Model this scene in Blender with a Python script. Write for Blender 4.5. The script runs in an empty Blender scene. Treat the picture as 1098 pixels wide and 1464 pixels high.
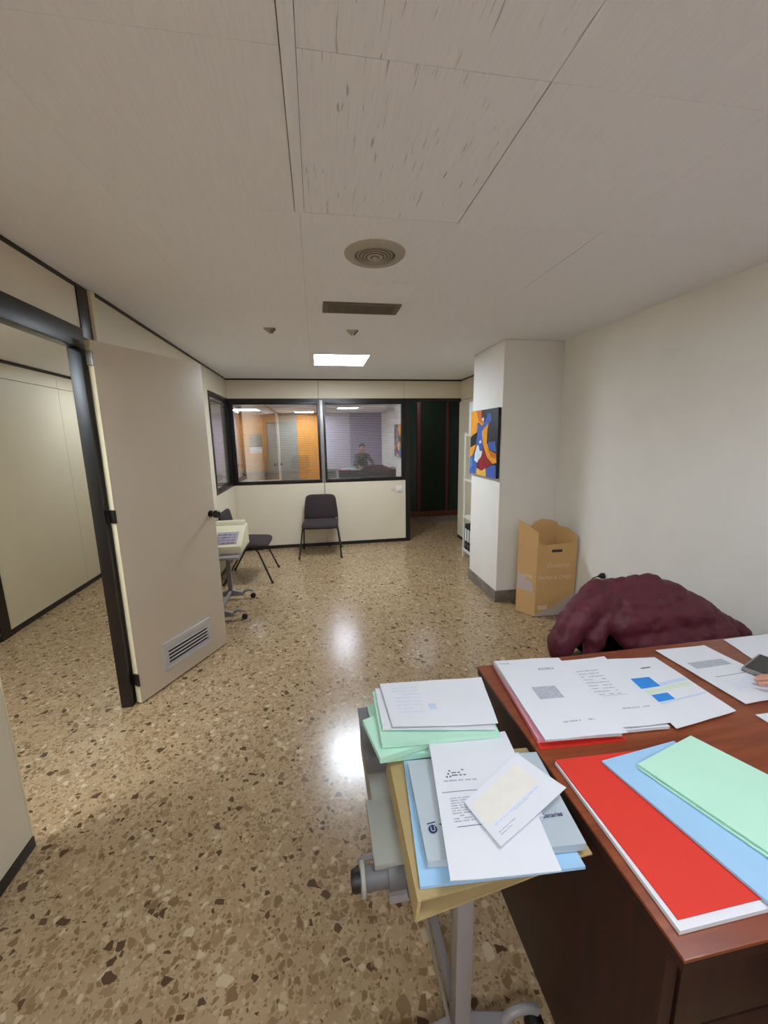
import bpy, bmesh, math, random
from mathutils import Vector, Matrix, noise
random.seed(7)
S = bpy.context.scene
C = S.collection
PI = math.pi

# ------------------------------------------------------------------ camera
def look(yaw, pitch, roll):
    cy, sy, cp, sp = math.cos(yaw), math.sin(yaw), math.cos(pitch), math.sin(pitch)
    f = Vector((sy*cp, cy*cp, -sp)); r = Vector((cy, -sy, 0)); u = r.cross(f)
    c, s = math.cos(roll), math.sin(roll)
    r2 = r*c + u*s; u2 = u*c - r*s
    return Matrix((r2, u2, -f)).transposed()
cd = bpy.data.cameras.new('camera'); cam = bpy.data.objects.new('camera', cd); C.objects.link(cam)
cd.sensor_fit = 'VERTICAL'; cd.sensor_height = 24.0
cd.lens = 573.2/1464*24.0; cd.clip_start = 0.02
cam.matrix_world = Matrix.Translation((0, 0, 1.62)) @ look(0.1619, 0.1856, -0.0169).to_4x4()
S.camera = cam
# ------------------------------------------------------------------ world, exposure
w = bpy.data.worlds.new('world'); S.world = w; w.use_nodes = True
w.node_tree.nodes['Background'].inputs[0].default_value = (1, 0.97, 0.93, 1)
w.node_tree.nodes['Background'].inputs[1].default_value = 0.05
vs = S.view_settings
vs.view_transform = 'Standard'; vs.look = 'None'; vs.gamma = 1.0; vs.use_curve_mapping = False
vs.exposure = 0.62
LAMP_MAIN = 32.0      # visible ceiling panel
LAMP_DESK = 10.5      # ceiling panel over the desk
LAMP_SIDE = 15.0      # side room
LAMP_FAR = 9.0        # room behind the glass
FILL_BACK = 32.0      # unseen fill panel added behind the camera to brighten column and right wall
LAMP_PASSAGE = 2.4    # passage behind the opening
LAMP_COL = (230, 242, 255)
H = 2.44

# ------------------------------------------------------------------ materials
def lin(c):
    return tuple(((v/255)/12.92 if v/255 <= .04045 else ((v/255+.055)/1.055)**2.4) for v in c)
MATS = {}
def mat(name, col, rough=.6, metal=0.0, var=.06, scale=8.0, bump=0.0, bscale=60.0, spec=.5, stretch=(1, 1, 1), coat=0.0):
    if name in MATS: return MATS[name]
    m = bpy.data.materials.new(name); m.use_nodes = True; nt = m.node_tree; n = nt.nodes; L = nt.links
    b = n['Principled BSDF']; b.inputs['Roughness'].default_value = rough; b.inputs['Metallic'].default_value = metal
    b.inputs['Specular IOR Level'].default_value = spec; b.inputs['Coat Weight'].default_value = coat
    c = lin(col)
    tc = n.new('ShaderNodeTexCoord'); mp = n.new('ShaderNodeMapping'); mp.inputs['Scale'].default_value = stretch
    L.new(tc.outputs['Object'], mp.inputs['Vector'])
    ns = n.new('ShaderNodeTexNoise'); ns.inputs['Scale'].default_value = scale; ns.inputs['Detail'].default_value = 4
    L.new(mp.outputs[0], ns.inputs['Vector'])
    r = n.new('ShaderNodeValToRGB'); e = r.color_ramp.elements
    e[0].position = .3; e[1].position = .7
    e[0].color = (*[v*(1-var) for v in c], 1); e[1].color = (*[min(1, v*(1+var)) for v in c], 1)
    L.new(ns.outputs['Fac'], r.inputs[0]); L.new(r.outputs[0], b.inputs['Base Color'])
    if bump:
        n2 = n.new('ShaderNodeTexNoise'); n2.inputs['Scale'].default_value = bscale; n2.inputs['Detail'].default_value = 3
        L.new(mp.outputs[0], n2.inputs['Vector'])
        bp = n.new('ShaderNodeBump'); bp.inputs['Strength'].default_value = bump; bp.inputs['Distance'].default_value = .005
        L.new(n2.outputs['Fac'], bp.inputs['Height']); L.new(bp.outputs[0], b.inputs['Normal'])
    MATS[name] = m; return m
def emit(name, col, s):
    m = bpy.data.materials.new(name); m.use_nodes = True; n = m.node_tree.nodes
    b = n['Principled BSDF']; b.inputs['Base Color'].default_value = (.8, .8, .8, 1)
    b.inputs['Emission Color'].default_value = (*lin(col), 1); b.inputs['Emission Strength'].default_value = s
    return m
def terrazzo():
    m = bpy.data.materials.new('terrazzo'); m.use_nodes = True; nt = m.node_tree; n = nt.nodes; L = nt.links
    b = n['Principled BSDF']; b.inputs['Roughness'].default_value = .2; b.inputs['Specular IOR Level'].default_value = .6
    tc = n.new('ShaderNodeTexCoord')
    dn = n.new('ShaderNodeTexNoise'); dn.inputs['Scale'].default_value = 26; L.new(tc.outputs['Object'], dn.inputs['Vector'])
    mx = n.new('ShaderNodeMix'); mx.data_type = 'RGBA'; mx.blend_type = 'ADD'; mx.inputs[0].default_value = .018
    L.new(tc.outputs['Object'], mx.inputs[6]); L.new(dn.outputs['Color'], mx.inputs[7])
    vec = mx.outputs[2]
    bn = n.new('ShaderNodeTexNoise'); bn.inputs['Scale'].default_value = 9; bn.inputs['Detail'].default_value = 8; bn.inputs['Roughness'].default_value = .7
    L.new(tc.outputs['Object'], bn.inputs['Vector'])
    br = n.new('ShaderNodeValToRGB'); e = br.color_ramp.elements
    e[0].position = .32; e[0].color = (*lin((156, 130, 97)), 1); e[1].position = .68; e[1].color = (*lin((176, 151, 117)), 1)
    L.new(bn.outputs['Fac'], br.inputs[0])
    cur = br.outputs[0]
    def layer(cur, scale, active, edge, cols, seed):
        v = n.new('ShaderNodeTexVoronoi'); v.voronoi_dimensions = '2D' if False else '3D'; v.inputs['Scale'].default_value = scale
        v2 = n.new('ShaderNodeTexVoronoi'); v2.feature = 'DISTANCE_TO_EDGE'; v2.inputs['Scale'].default_value = scale
        ad = n.new('ShaderNodeVectorMath'); ad.operation = 'ADD'; ad.inputs[1].default_value = (seed, seed*.7, seed*.3)
        L.new(vec, ad.inputs[0]); L.new(ad.outputs[0], v.inputs['Vector']); L.new(ad.outputs[0], v2.inputs['Vector'])
        sp = n.new('ShaderNodeSeparateColor'); L.new(v.outputs['Color'], sp.inputs[0])
        cr = n.new('ShaderNodeValToRGB'); cr.color_ramp.interpolation = 'CONSTANT'
        el = cr.color_ramp.elements
        while len(el) < len(cols): el.new(.5)
        for i, (p, c) in enumerate(cols): el[i].position = p; el[i].color = (*lin(c), 1)
        L.new(sp.outputs[0], cr.inputs[0])
        a = n.new('ShaderNodeMath'); a.operation = 'LESS_THAN'; a.inputs[1].default_value = active; L.new(sp.outputs[1], a.inputs[0])
        t = n.new('ShaderNodeMath'); t.operation = 'MULTIPLY_ADD'; t.inputs[1].default_value = edge; t.inputs[2].default_value = edge*.35; L.new(sp.outputs[2], t.inputs[0])
        g = n.new('ShaderNodeMath'); g.operation = 'SUBTRACT'; L.new(v2.outputs['Distance'], g.inputs[0]); L.new(t.outputs[0], g.inputs[1])
        sm = n.new('ShaderNodeMapRange'); sm.inputs['From Min'].default_value = 0; sm.inputs['From Max'].default_value = .03; L.new(g.outputs[0], sm.inputs[0])
        k = n.new('ShaderNodeMath'); k.operation = 'MULTIPLY'; L.new(sm.outputs[0], k.inputs[0]); L.new(a.outputs[0], k.inputs[1])
        x = n.new('ShaderNodeMix'); x.data_type = 'RGBA'; L.new(k.outputs[0], x.inputs[0]); L.new(cur, x.inputs[6]); L.new(cr.outputs[0], x.inputs[7])
        return x.outputs[2]
    cur = layer(cur, 95, .5, .10, [(0, (150, 124, 91)), (.3, (180, 157, 125)), (.55, (138, 111, 79)), (.8, (164, 139, 106)), (.93, (112, 87, 60))], 3.1)
    cur = layer(cur, 42, .38, .13, [(0, (148, 121, 88)), (.25, (132, 105, 74)), (.47, (190, 170, 139)), (.57, (140, 113, 82)), (.82, (90, 68, 46)), (.94, (184, 161, 129))], 7.7)
    cur = layer(cur, 27, .15, .16, [(0, (146, 119, 87)), (.3, (126, 99, 69)), (.52, (188, 168, 137)), (.64, (136, 109, 78)), (.84, (84, 63, 43))], 1.3)
    L.new(cur, b.inputs['Base Color'])
    rr = n.new('ShaderNodeMapRange'); rr.inputs['To Min'].default_value = .15; rr.inputs['To Max'].default_value = .27
    L.new(bn.outputs['Fac'], rr.inputs[0]); L.new(rr.outputs[0], b.inputs['Roughness'])
    return m
def ceiling_mat(name, fissure):
    m = bpy.data.materials.new(name); m.use_nodes = True; nt = m.node_tree; n = nt.nodes; L = nt.links
    b = n['Principled BSDF']; b.inputs['Roughness'].default_value = .85; b.inputs['Specular IOR Level'].default_value = .2
    tc = n.new('ShaderNodeTexCoord'); mp = n.new('ShaderNodeMapping'); mp.inputs['Scale'].default_value = (90, 5, 5)
    L.new(tc.outputs['Object'], mp.inputs[0])
    ns = n.new('ShaderNodeTexNoise'); ns.inputs['Scale'].default_value = 1.6; ns.inputs['Detail'].default_value = 3; L.new(mp.outputs[0], ns.inputs['Vector'])
    r = n.new('ShaderNodeValToRGB'); e = r.color_ramp.elements
    e[0].position = .3; e[1].position = .6
    e[0].color = (*lin((240, 239, 242)), 1); e[1].color = (*lin((245, 244, 247)), 1); out = r.outputs[0]
    L.new(ns.outputs['Fac'], r.inputs[0])
    if fissure:
        m2 = n.new('ShaderNodeMapping'); m2.inputs['Scale'].default_value = (120, 8, 5); L.new(tc.outputs['Object'], m2.inputs[0])
        v = n.new('ShaderNodeTexNoise'); v.inputs['Scale'].default_value = 1.0; v.inputs['Detail'].default_value = 2.5; v.inputs['Distortion'].default_value = .5; L.new(m2.outputs[0], v.inputs['Vector'])
        r2 = n.new('ShaderNodeValToRGB'); q = r2.color_ramp.elements; q[0].position = .64; q[0].color = (0, 0, 0, 1); q[1].position = .73; q[1].color = (.5, .5, .5, 1)
        L.new(v.outputs['Fac'], r2.inputs[0])
        x = n.new('ShaderNodeMix'); x.data_type = 'RGBA'; L.new(r2.outputs[0], x.inputs[0]); L.new(out, x.inputs[6]); x.inputs[7].default_value = (*lin((120, 110, 106)), 1)
        out = x.outputs[2]
    L.new(out, b.inputs['Base Color'])
    bp = n.new('ShaderNodeBump'); bp.inputs['Strength'].default_value = .1; bp.inputs['Distance'].default_value = .002
    L.new(ns.outputs['Fac'], bp.inputs['Height']); L.new(bp.outputs[0], b.inputs['Normal'])
    return m
def wood(name, c1, c2, rough, axis='x', coat=0.0):
    m = bpy.data.materials.new(name); m.use_nodes = True; nt = m.node_tree; n = nt.nodes; L = nt.links
    b = n['Principled BSDF']; b.inputs['Roughness'].default_value = rough; b.inputs['Coat Weight'].default_value = coat
    b.inputs['Specular IOR Level'].default_value = .4
    tc = n.new('ShaderNodeTexCoord'); mp = n.new('ShaderNodeMapping')
    mp.inputs['Scale'].default_value = {'x': (2.2, 26, 26), 'y': (26, 2.2, 26), 'z': (26, 26, 2.2)}[axis]
    L.new(tc.outputs['Object'], mp.inputs[0])
    ns = n.new('ShaderNodeTexNoise'); ns.inputs['Scale'].default_value = 1.4; ns.inputs['Detail'].default_value = 6; ns.inputs['Distortion'].default_value = .7
    L.new(mp.outputs[0], ns.inputs['Vector'])
    r = n.new('ShaderNodeValToRGB'); e = r.color_ramp.elements; e[0].position = .33; e[1].position = .68
    e[0].color = (*lin(c1), 1); e[1].color = (*lin(c2), 1)
    L.new(ns.outputs['Fac'], r.inputs[0]); L.new(r.outputs[0], b.inputs['Base Color'])
    return m
def glass_mat(name, refl, tint=(1, 1, 1), rough=0.0):
    m = bpy.data.materials.new(name); m.use_nodes = True; nt = m.node_tree; n = nt.nodes; L = nt.links
    n.remove(n['Principled BSDF'])
    t = n.new('ShaderNodeBsdfTransparent'); t.inputs[0].default_value = (*tint, 1)
    g = n.new('ShaderNodeBsdfGlossy'); g.inputs['Roughness'].default_value = rough; g.inputs['Color'].default_value = (.97, .96, 1, 1)
    x = n.new('ShaderNodeMixShader'); x.inputs[0].default_value = refl
    L.new(t.outputs[0], x.inputs[1]); L.new(g.outputs[0], x.inputs[2]); L.new(x.outputs[0], n['Material Output'].inputs[0])
    return m
M_floor = terrazzo()
M_ceil = ceiling_mat('ceiling_panel_paint', False); M_ceilf = ceiling_mat('ceiling_panel_fissured', True)
M_cream = mat('cream_laminate', (220, 209, 184), .45, var=.02, scale=3)
M_creamdoor = mat('cream_door_laminate', (212, 199, 178), .42, var=.025, scale=2.5)
M_edge = mat('pale_edge_band', (226, 214, 178), .5, var=.03)
M_seam = mat('seam_dark', (60, 50, 42), .8)
M_black = mat('black_profile', (22, 18, 17), .35, var=.15)
M_silver = mat('anodised_aluminium', (150, 148, 142), .4, metal=.6, var=.03)
M_alugrey = mat('grille_aluminium', (205, 206, 208), .38, metal=.45, var=.03)
M_white = mat('white_wall_paint', (240, 238, 232), .8, var=.02, scale=4, bump=.05, bscale=90)
M_lav = mat('lavender_grey_paint', (206, 198, 210), .8, var=.03)
M_purple = mat('dark_lavender_panel', (164, 152, 176), .7, var=.05)
M_skirt = mat('grey_marble_skirting', (120, 112, 104), .35, var=.35, scale=14)
M_fabric = mat('charcoal_fabric', (52, 42, 42), .95, var=.2, scale=120, bump=.3, bscale=400)
M_steel = mat('black_steel', (20, 18, 18), .35, var=.1)
M_grey = mat('grey_enamel', (140, 134, 134), .4, var=.04)
M_greyd = mat('grey_plastic', (96, 94, 94), .5, var=.06)
M_rubber = mat('black_rubber', (14, 13, 13), .5, var=.1)
M_machine = mat('cream_plastic', (216, 208, 178), .45, var=.03)
M_typew = mat('grey_green_plastic', (146, 146, 136), .5, var=.05)
M_keys = mat('lilac_keypad', (160, 152, 166), .6, var=.15, scale=120)
M_paper = mat('white_paper', (226, 227, 232), .75, var=.01)
M_ink = mat('grey_print', (180, 182, 192), .8, var=.25, scale=200)
M_inkd = mat('dark_print', (104, 106, 122), .8, var=.3, scale=200)
M_blueink = mat('blue_print', (48, 140, 222), .7, var=.05)
M_palebl = mat('pale_blue_print', (200, 214, 234), .7, var=.05)
M_palegr = mat('pale_green_print', (214, 228, 206), .7, var=.05)
M_cheq = mat('cheque_tint', (232, 227, 217), .75, var=.03, scale=30)
M_violet = mat('violet_ink', (86, 72, 150), .7)
M_green = mat('mint_card', (188, 232, 208), .7, var=.02)
M_blue = mat('light_blue_card', (160, 200, 232), .7, var=.02)
M_red = mat('red_card', (222, 52, 36), .6, var=.02)
M_pink = mat('pink_card', (232, 158, 170), .7, var=.02)
M_manila = mat('manila_card', (176, 152, 104), .75, var=.08)
M_frost = mat('frosted_plastic', (186, 196, 202), .35, var=.03)
M_navy = mat('navy_print', (30, 38, 86), .6)
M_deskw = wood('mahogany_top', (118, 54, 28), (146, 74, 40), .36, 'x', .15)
M_deskd = wood('shade_darkened_mahogany', (40, 20, 16), (56, 28, 20), .45, 'z')  # darker wood tone, with the desk sides' deep shade put into the colour
M_orange = wood('orange_beech', (196, 132, 52), (222, 160, 78), .5, 'z')
M_redwood = wood('red_brown_frame', (84, 40, 26), (102, 50, 32), .45, 'z')
M_dkgreen = mat('dark_green_glass', (28, 42, 34), .15, var=.1)
M_card = mat('corrugated_card', (212, 170, 114), .85, var=.06, scale=5)
M_cardprint = mat('pale_card_print', (230, 206, 172), .85, var=.05)
M_cardwave = mat('lilac_card_print', (200, 184, 178), .85, var=.05)
M_coat = mat('maroon_quilt', (90, 27, 42), .62, var=.18, scale=10, bump=.35, bscale=45)
M_skin = mat('skin', (206, 150, 128), .55, var=.06, scale=30)
M_cloth = mat('dark_olive_jumper', (92, 82, 72), .9, var=.1, scale=60)
M_hair = mat('dark_hair', (38, 30, 26), .6, var=.3, scale=80, stretch=(1, 1, .2))
M_vent = mat('vent_grey', (176, 168, 154), .5, var=.05)
M_ventd = mat('vent_dusty_mesh', (112, 102, 88), .7, var=.35, scale=260)
M_slat = mat('blind_slat', (200, 196, 188), .4, var=.02)
M_fittings = mat('white_plastic', (228, 226, 220), .4, var=.01)
M_shelf = mat('white_shelf_metal', (226, 222, 208), .45, var=.02)
M_binder = mat('black_binder_card', (26, 26, 32), .6, var=.1)
M_screen = mat('dark_screen', (16, 17, 20), .12)
M_glass = glass_mat('filmed_glass', .42)
M_clear = glass_mat('clear_glass', .12)

# ------------------------------------------------------------------ mesh helpers
WL = {}
def link(name, me, m, parent=None, at=None):
    """mesh given in world coordinates becomes an object whose origin sits at its own base"""
    if at is None:
        xs = [v.co for v in me.vertices]
        lo = Vector([min(c[i] for c in xs) for i in range(3)]); hi = Vector([max(c[i] for c in xs) for i in range(3)])
        at = Vector(((lo.x+hi.x)/2, (lo.y+hi.y)/2, lo.z))
    at = Vector(at); me.transform(Matrix.Translation(-at))
    o = bpy.data.objects.new(name, me); C.objects.link(o)
    if m is not None and not me.materials: me.materials.append(m)
    WL[o.name] = at
    if parent is not None:
        o.parent = parent; o.location = at - WL[parent.name]
    else: o.location = at
    return o
def fin(bm, smooth=False):
    bmesh.ops.recalc_face_normals(bm, faces=bm.faces)
    me = bpy.data.meshes.new('m'); bm.to_mesh(me); bm.free()
    if smooth:
        for p in me.polygons: p.use_smooth = True
        try: me.set_sharp_from_angle(angle=math.radians(40))
        except Exception: pass
    return me
def add_box(bm, a, b, M=None):
    vs = [Vector((x, y, z)) for x in (a[0], b[0]) for y in (a[1], b[1]) for z in (a[2], b[2])]
    if M is not None: vs = [M @ v for v in vs]
    V = [bm.verts.new(v) for v in vs]
    for f in ((0, 1, 3, 2), (4, 6, 7, 5), (0, 4, 5, 1), (2, 3, 7, 6), (0, 2, 6, 4), (1, 5, 7, 3)): bm.faces.new([V[i] for i in f])
    return V
def box(name, a, b, m, parent=None, bevel=0.0, M=None, seg=2):
    bm = bmesh.new(); add_box(bm, a, b, M)
    if bevel:
        bmesh.ops.recalc_face_normals(bm, faces=bm.faces)
        bmesh.ops.bevel(bm, geom=bm.edges[:], offset=bevel, segments=seg, affect='EDGES', profile=.6)
    return link(name, fin(bm, bevel > 0), m, parent)
def add_tube(bm, pts, r, n=10, cap=True):
    pts = [Vector(p) for p in pts]; rings = []
    rr = r if isinstance(r, (list, tuple)) else [r]*len(pts)
    prev = None
    for i, p in enumerate(pts):
        if i == 0: t = pts[1]-p
        elif i == len(pts)-1: t = p-pts[i-1]
        else: t = (pts[i+1]-p).normalized()+(p-pts[i-1]).normalized()
        t.normalize()
        if prev is None:
            u = t.orthogonal().normalized()
        else:
            u = (prev - t*prev.dot(t)).normalized()
        prev = u; v = t.cross(u)
        rings.append([bm.verts.new(p + (u*math.cos(2*PI*k/n)+v*math.sin(2*PI*k/n))*rr[i]) for k in range(n)])
    for a, b in zip(rings, rings[1:]):
        for k in range(n): bm.faces.new((a[k], a[(k+1) % n], b[(k+1) % n], b[k]))
    if cap: bm.faces.new(rings[0][::-1]); bm.faces.new(rings[-1])
def tube(name, pts, r, m, parent=None, n=10):
    bm = bmesh.new(); add_tube(bm, pts, r, n); return link(name, fin(bm, True), m, parent)
def prism(name, poly, vec, m, parent=None, bevel=0.0):
    bm = bmesh.new(); vec = Vector(vec)
    A = [bm.verts.new(Vector(p)) for p in poly]; B = [bm.verts.new(Vector(p)+vec) for p in poly]
    k = len(poly)
    bm.faces.new(A); bm.faces.new(B[::-1])
    for i in range(k): bm.faces.new((A[i], A[(i+1) % k], B[(i+1) % k], B[i]))
    if bevel:
        bmesh.ops.recalc_face_normals(bm, faces=bm.faces)
        bmesh.ops.bevel(bm, geom=bm.edges[:], offset=bevel, segments=2, affect='EDGES')
    return link(name, fin(bm, bevel > 0), m, parent)
def lathe(name, prof, c, axis, m, parent=None, n=32):
    """prof: (radius, height) pairs turned about axis through c"""
    axis = Vector(axis).normalized(); u = axis.orthogonal().normalized(); v = axis.cross(u); c = Vector(c)
    bm = bmesh.new(); R = []
    for r, h in prof:
        R.append([bm.verts.new(c+axis*h+(u*math.cos(2*PI*k/n)+v*math.sin(2*PI*k/n))*max(r, 1e-5)) for k in range(n)])
    for a, b in zip(R, R[1:]):
        for k in range(n): bm.faces.new((a[k], a[(k+1) % n], b[(k+1) % n], b[k]))
    bm.faces.new(R[0]); bm.faces.new(R[-1])
    bmesh.ops.remove_doubles(bm, verts=bm.verts, dist=1e-5)
    return link(name, fin(bm, True), m, parent)
def empty(name, loc, rz=0.0):
    o = bpy.data.objects.new(name, None); o.empty_display_size = .1; C.objects.link(o); o.location = loc; o.rotation_euler.z = rz
    WL[o.name] = Vector(loc); return o
def tag(o, label=None, cat=None, group=None, kind=None):
    if label: o['label'] = label
    if cat: o['category'] = cat
    if group: o['group'] = group
    if kind: o['kind'] = kind
    return o
def struct(o, label=None):
    o['kind'] = 'structure'
    if label: o['label'] = label
    return o
def dup(o, parent=None):
    c = o.copy(); C.objects.link(c); c.parent = parent
    for ch in list(o.children): dup(ch, c)
    return c
def bake(o):
    dg = bpy.context.evaluated_depsgraph_get(); dg.update()
    me = bpy.data.meshes.new_from_object(o.evaluated_get(dg)); old = o.data
    o.modifiers.clear(); o.data = me
    for p in me.polygons: p.use_smooth = True
    return o
def blob(name, caps, m, voxel, parent=None, disp=0.0, dscale=.1, smooth=4, boxes=()):
    """tapered capsules fused into one skin"""
    bm = bmesh.new()
    for (a, ra, b, rb) in caps:
        a = Vector(a); b = Vector(b); d = b-a; Ln = max(d.length, 1e-4); t = d/Ln if d.length > 1e-4 else Vector((0, 0, 1))
        pts = []; rr = []
        for k in range(5): q = PI/2*(1-k/4); pts.append(a-t*ra*math.sin(q)); rr.append(max(ra*math.cos(q), ra*.03))
        for k in range(5): q = PI/2*k/4; pts.append(b+t*rb*math.sin(q)); rr.append(max(rb*math.cos(q), rb*.03))
        add_tube(bm, pts, rr, 14)
    for (c, s, M) in boxes:   # ellipsoids
        mm = Matrix.Translation(c) @ M @ Matrix.Diagonal((*s, 1))
        bmesh.ops.create_uvsphere(bm, u_segments=20, v_segments=12, radius=1, matrix=mm)
    o = link(name, fin(bm), m, parent)
    r = o.modifiers.new('r', 'REMESH'); r.mode = 'VOXEL'; r.voxel_size = voxel
    s = o.modifiers.new('s', 'SMOOTH'); s.iterations = smooth; s.factor = .5
    if disp:
        tx = bpy.data.textures.new('folds', 'CLOUDS'); tx.noise_scale = dscale; tx.noise_depth = 2
        d = o.modifiers.new('d', 'DISPLACE'); d.texture = tx; d.strength = disp; d.mid_level = .5
    return bake(o)
def text(name, s, size, m, mw, parent=None, depth=.0004, align='LEFT', shear=0.0):
    cu = bpy.data.curves.new('t', 'FONT'); cu.body = s; cu.size = size; cu.extrude = depth; cu.align_x = align; cu.resolution_u = 2; cu.shear = shear
    o = bpy.data.objects.new('t', cu); C.objects.link(o)
    dg = bpy.context.evaluated_depsgraph_get(); me = bpy.data.meshes.new_from_object(o.evaluated_get(dg))
    bpy.data.objects.remove(o); me.transform(mw); me.materials.clear()
    return link(name, me, m, parent)

# ------------------------------------------------------------------ floor, ceiling
XL, XR, YF, YB = -1.21, 2.25, 6.0, -2.0
struct(box('floor', (-3.2, YB-.1, -.1), (3.0, 13.2, 0), M_floor))
ceil = struct(box('ceiling', (XL-.02, YB, H+.02), (XR+.1, YF+1.5, H+.12), M_seam))
gx = [-1.25, -.65, -.022, .59, 1.213, 1.83, 2.26]
gy = [-2.0, -1.54, -.895, -.25, .395, 1.04, 1.685, 2.335, 2.98, 3.62, 4.245, 4.88, 5.52, 6.02]
crack = {('x', 3, 5): .0045, ('x', 3, 4): .002, ('x', 4, 6): .003, ('y', 6, 2): .003, ('y', 5, 2): .0012}
for j_ in range(6): crack[('x', 2, j_)] = .036
LIGHT_CELL = (2, 10)
DESK_LIGHT = (.62, .10, 1.20, .72)
for i in range(len(gx)-1):
    for j in range(len(gy)-1):
        if (i, j) == LIGHT_CELL: continue
        g = lambda ax, k, o: crack.get((ax, k, o), .0008)/2
        a = (gx[i]+g('x', i, j), gy[j]+g('y', j, i), H); b = (gx[i+1]-g('x', i+1, j), gy[j+1]-g('y', j+1, i), H+.016)
        box('panel', a, b, M_ceilf if (i == 2 and j in (4, 5)) else M_ceil, ceil)
struct(box('trim_1', (-.0375, -1.9, H-.004), (-.0052, 1.685, H+.012), M_ceil))
def ceiling_light(x0, y0, x1, y1, z, s, label, group='square ceiling light panels'):
    r = empty('ceiling_light', ((x0+x1)/2, (y0+y1)/2, z)); tag(r, label, 'ceiling light', group)
    bm = bmesh.new(); t = .012
    for a, b in (((x0, y0), (x1, y0+t)), ((x0, y1-t), (x1, y1)), ((x0, y0+t), (x0+t, y1-t)), ((x1-t, y0+t), (x1, y1-t))):
        add_box(bm, (*a, z-.006), (*b, z+.014))
    link('frame', fin(bm), M_fittings, r)
    box('diffuser', (x0+t, y0+t, z-.003), (x1-t, y1-t, z+.012), emit('lamp', LAMP_COL, s), r)
    return r
ceiling_light(gx[2]+.03, gy[10]+.005, gx[3]-.003, gy[11]-.005, H, LAMP_MAIN, 'lit white square ceiling panel near the glazed partition')
for (a, b) in (((gx[2]+.001, gy[10]), (gx[2]+.03, gy[11])),):
    box('panel', (*a, H), (*b, H+.016), M_ceil, ceil)
ceiling_light(*DESK_LIGHT, H-.012, LAMP_DESK, 'lit white square ceiling panel above the mahogany desk')

ceiling_light(-.63, -1.52, -.04, -.91, H-.012, FILL_BACK, 'added unseen fill light panel behind the viewpoint, left of centre')
ceiling_light(1.55, 6.55, 2.1, 7.1, H-.012, LAMP_PASSAGE, 'lit ceiling panel in the passage before the dark cupboard')
struct(box('ceiling_passage', (1.33, 6.025, H), (2.8, 7.5, H+.018), M_ceil))
# round air diffuser
rd = empty('round_air_diffuser', (.303, 1.99, H)); tag(rd, 'round dusty air diffuser on the ceiling', 'air vent')
lathe('rim', [(.092, -.004), (.095, -.014), (.125, -.014), (.138, -.004), (.14, .0), (.092, .0)], (.303, 1.99, H), (0, 0, 1), M_vent, rd, 48)
lathe('mesh_cone', [(.093, -.006), (.06, -.0125), (.03, -.016), (.012, -.017), (.011, -.004), (.09, -.002)], (.303, 1.99, H), (0, 0, 1), M_ventd, rd, 48)
lathe('screw_cap', [(.0, -.024), (.01, -.023), (.013, -.018), (.013, -.015)], (.303, 1.99, H), (0, 0, 1), M_vent, rd, 20)
for k in range(4):
    lathe('ring', [(.03+.015*k, -.0165+.0024*k), (.0335+.015*k, -.0185+.0024*k), (.036+.015*k, -.0155+.0024*k), (.033+.015*k, -.011+.002*k)], (.303, 1.99, H), (0, 0, 1), M_vent, rd, 40)
# slot grille
sg = empty('slot_air_grille', (.325, 2.765, H)); tag(sg, 'long dusty rectangular air grille on the ceiling', 'air vent')
bm = bmesh.new()
for a, b in (((.08, 2.67), (.572, 2.695)), ((.08, 2.845), (.572, 2.87)), ((.08, 2.695), (.115, 2.845)), ((.537, 2.695), (.572, 2.845))):
    add_box(bm, (*a, H-.010), (*b, H))
link('frame', fin(bm), M_ventd, sg)
box('backing', (.115, 2.695, H-.002), (.537, 2.845, H), M_seam, sg)
for k in range(6):
    y = 2.708+k*.025
    box('louvre', (.115, y-.001, -.008), (.537, y+.001, .008), M_ventd, sg, M=Matrix.Translation((0, y, H-.008)) @ Matrix.Rotation(.7, 4, 'X') @ Matrix.Translation((0, -y, 0)))
# small ceiling clips
def clip(x, y, flip, label):
    r = empty('ceiling_clip', (x, y, H)); tag(r, label, 'ceiling clip', 'small ceiling clips')
    prism('wedge', [(x-.042, y-.02, H), (x+.03, y-.02, H), (x+.005*flip, y-.01, H-.034)], (0, .05, 0), M_vent, r, .002)
    prism('tongue', [(x+.012, y-.025, H-.03), (x+.02, y-.025, H-.034), (x+.05, y-.02, H-.002), (x+.04, y-.02, H-.002)], (0, .05, 0), M_ventd, r)
clip(-.315, 3.33, 1, 'small wedge shaped ceiling clip, the one left of the slot grille')
clip(.314, 3.33, 0, 'small wedge shaped ceiling clip between slot grille and lit panel')

# ------------------------------------------------------------------ left wall
wl = struct(empty('wall_left', (XL, 2, 0)))
XP = -1.19                       # face of the wall past the door
def lpanel(y0, y1, z0, z1, x=XL, name='panel', m=None): return box(name, (x-.05, y0, z0), (x, y1, z1), m or M_cream, wl, .0015, seg=1)
lpanel(YB, 1.10, .05, 2.42); lpanel(1.103, 1.575, .05, 2.10)
box('edge_band', (XL-.05, 1.5755, .05), (XL+.001, 1.582, 2.10), M_edge, wl)
lpanel(1.103, 2.512, 2.213, 2.42)
lpanel(2.672, 3.54, .05, 2.42, XP); lpanel(3.543, 4.97, .05, 2.42, XP)
box('return_strip', (XP-.05, 2.622, 2.17), (XP+.002, 2.670, 2.437), M_edge, wl, .002)
box('return_panel', (XP-.05, 2.561, .05), (XP-.002, 2.670, 2.168), M_cream, wl)
lpanel(4.973, 6.0, .05, .965, XP); lpanel(4.973, 6.0, 2.175, 2.42, XP)
struct(box('trim_2', (XL-.05, YB, 2.42), (XL+.004, 2.512, H), M_black))
struct(box('trim_3', (XP-.05, 2.672, 2.42), (XP+.004, 5.995, H), M_black))
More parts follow.
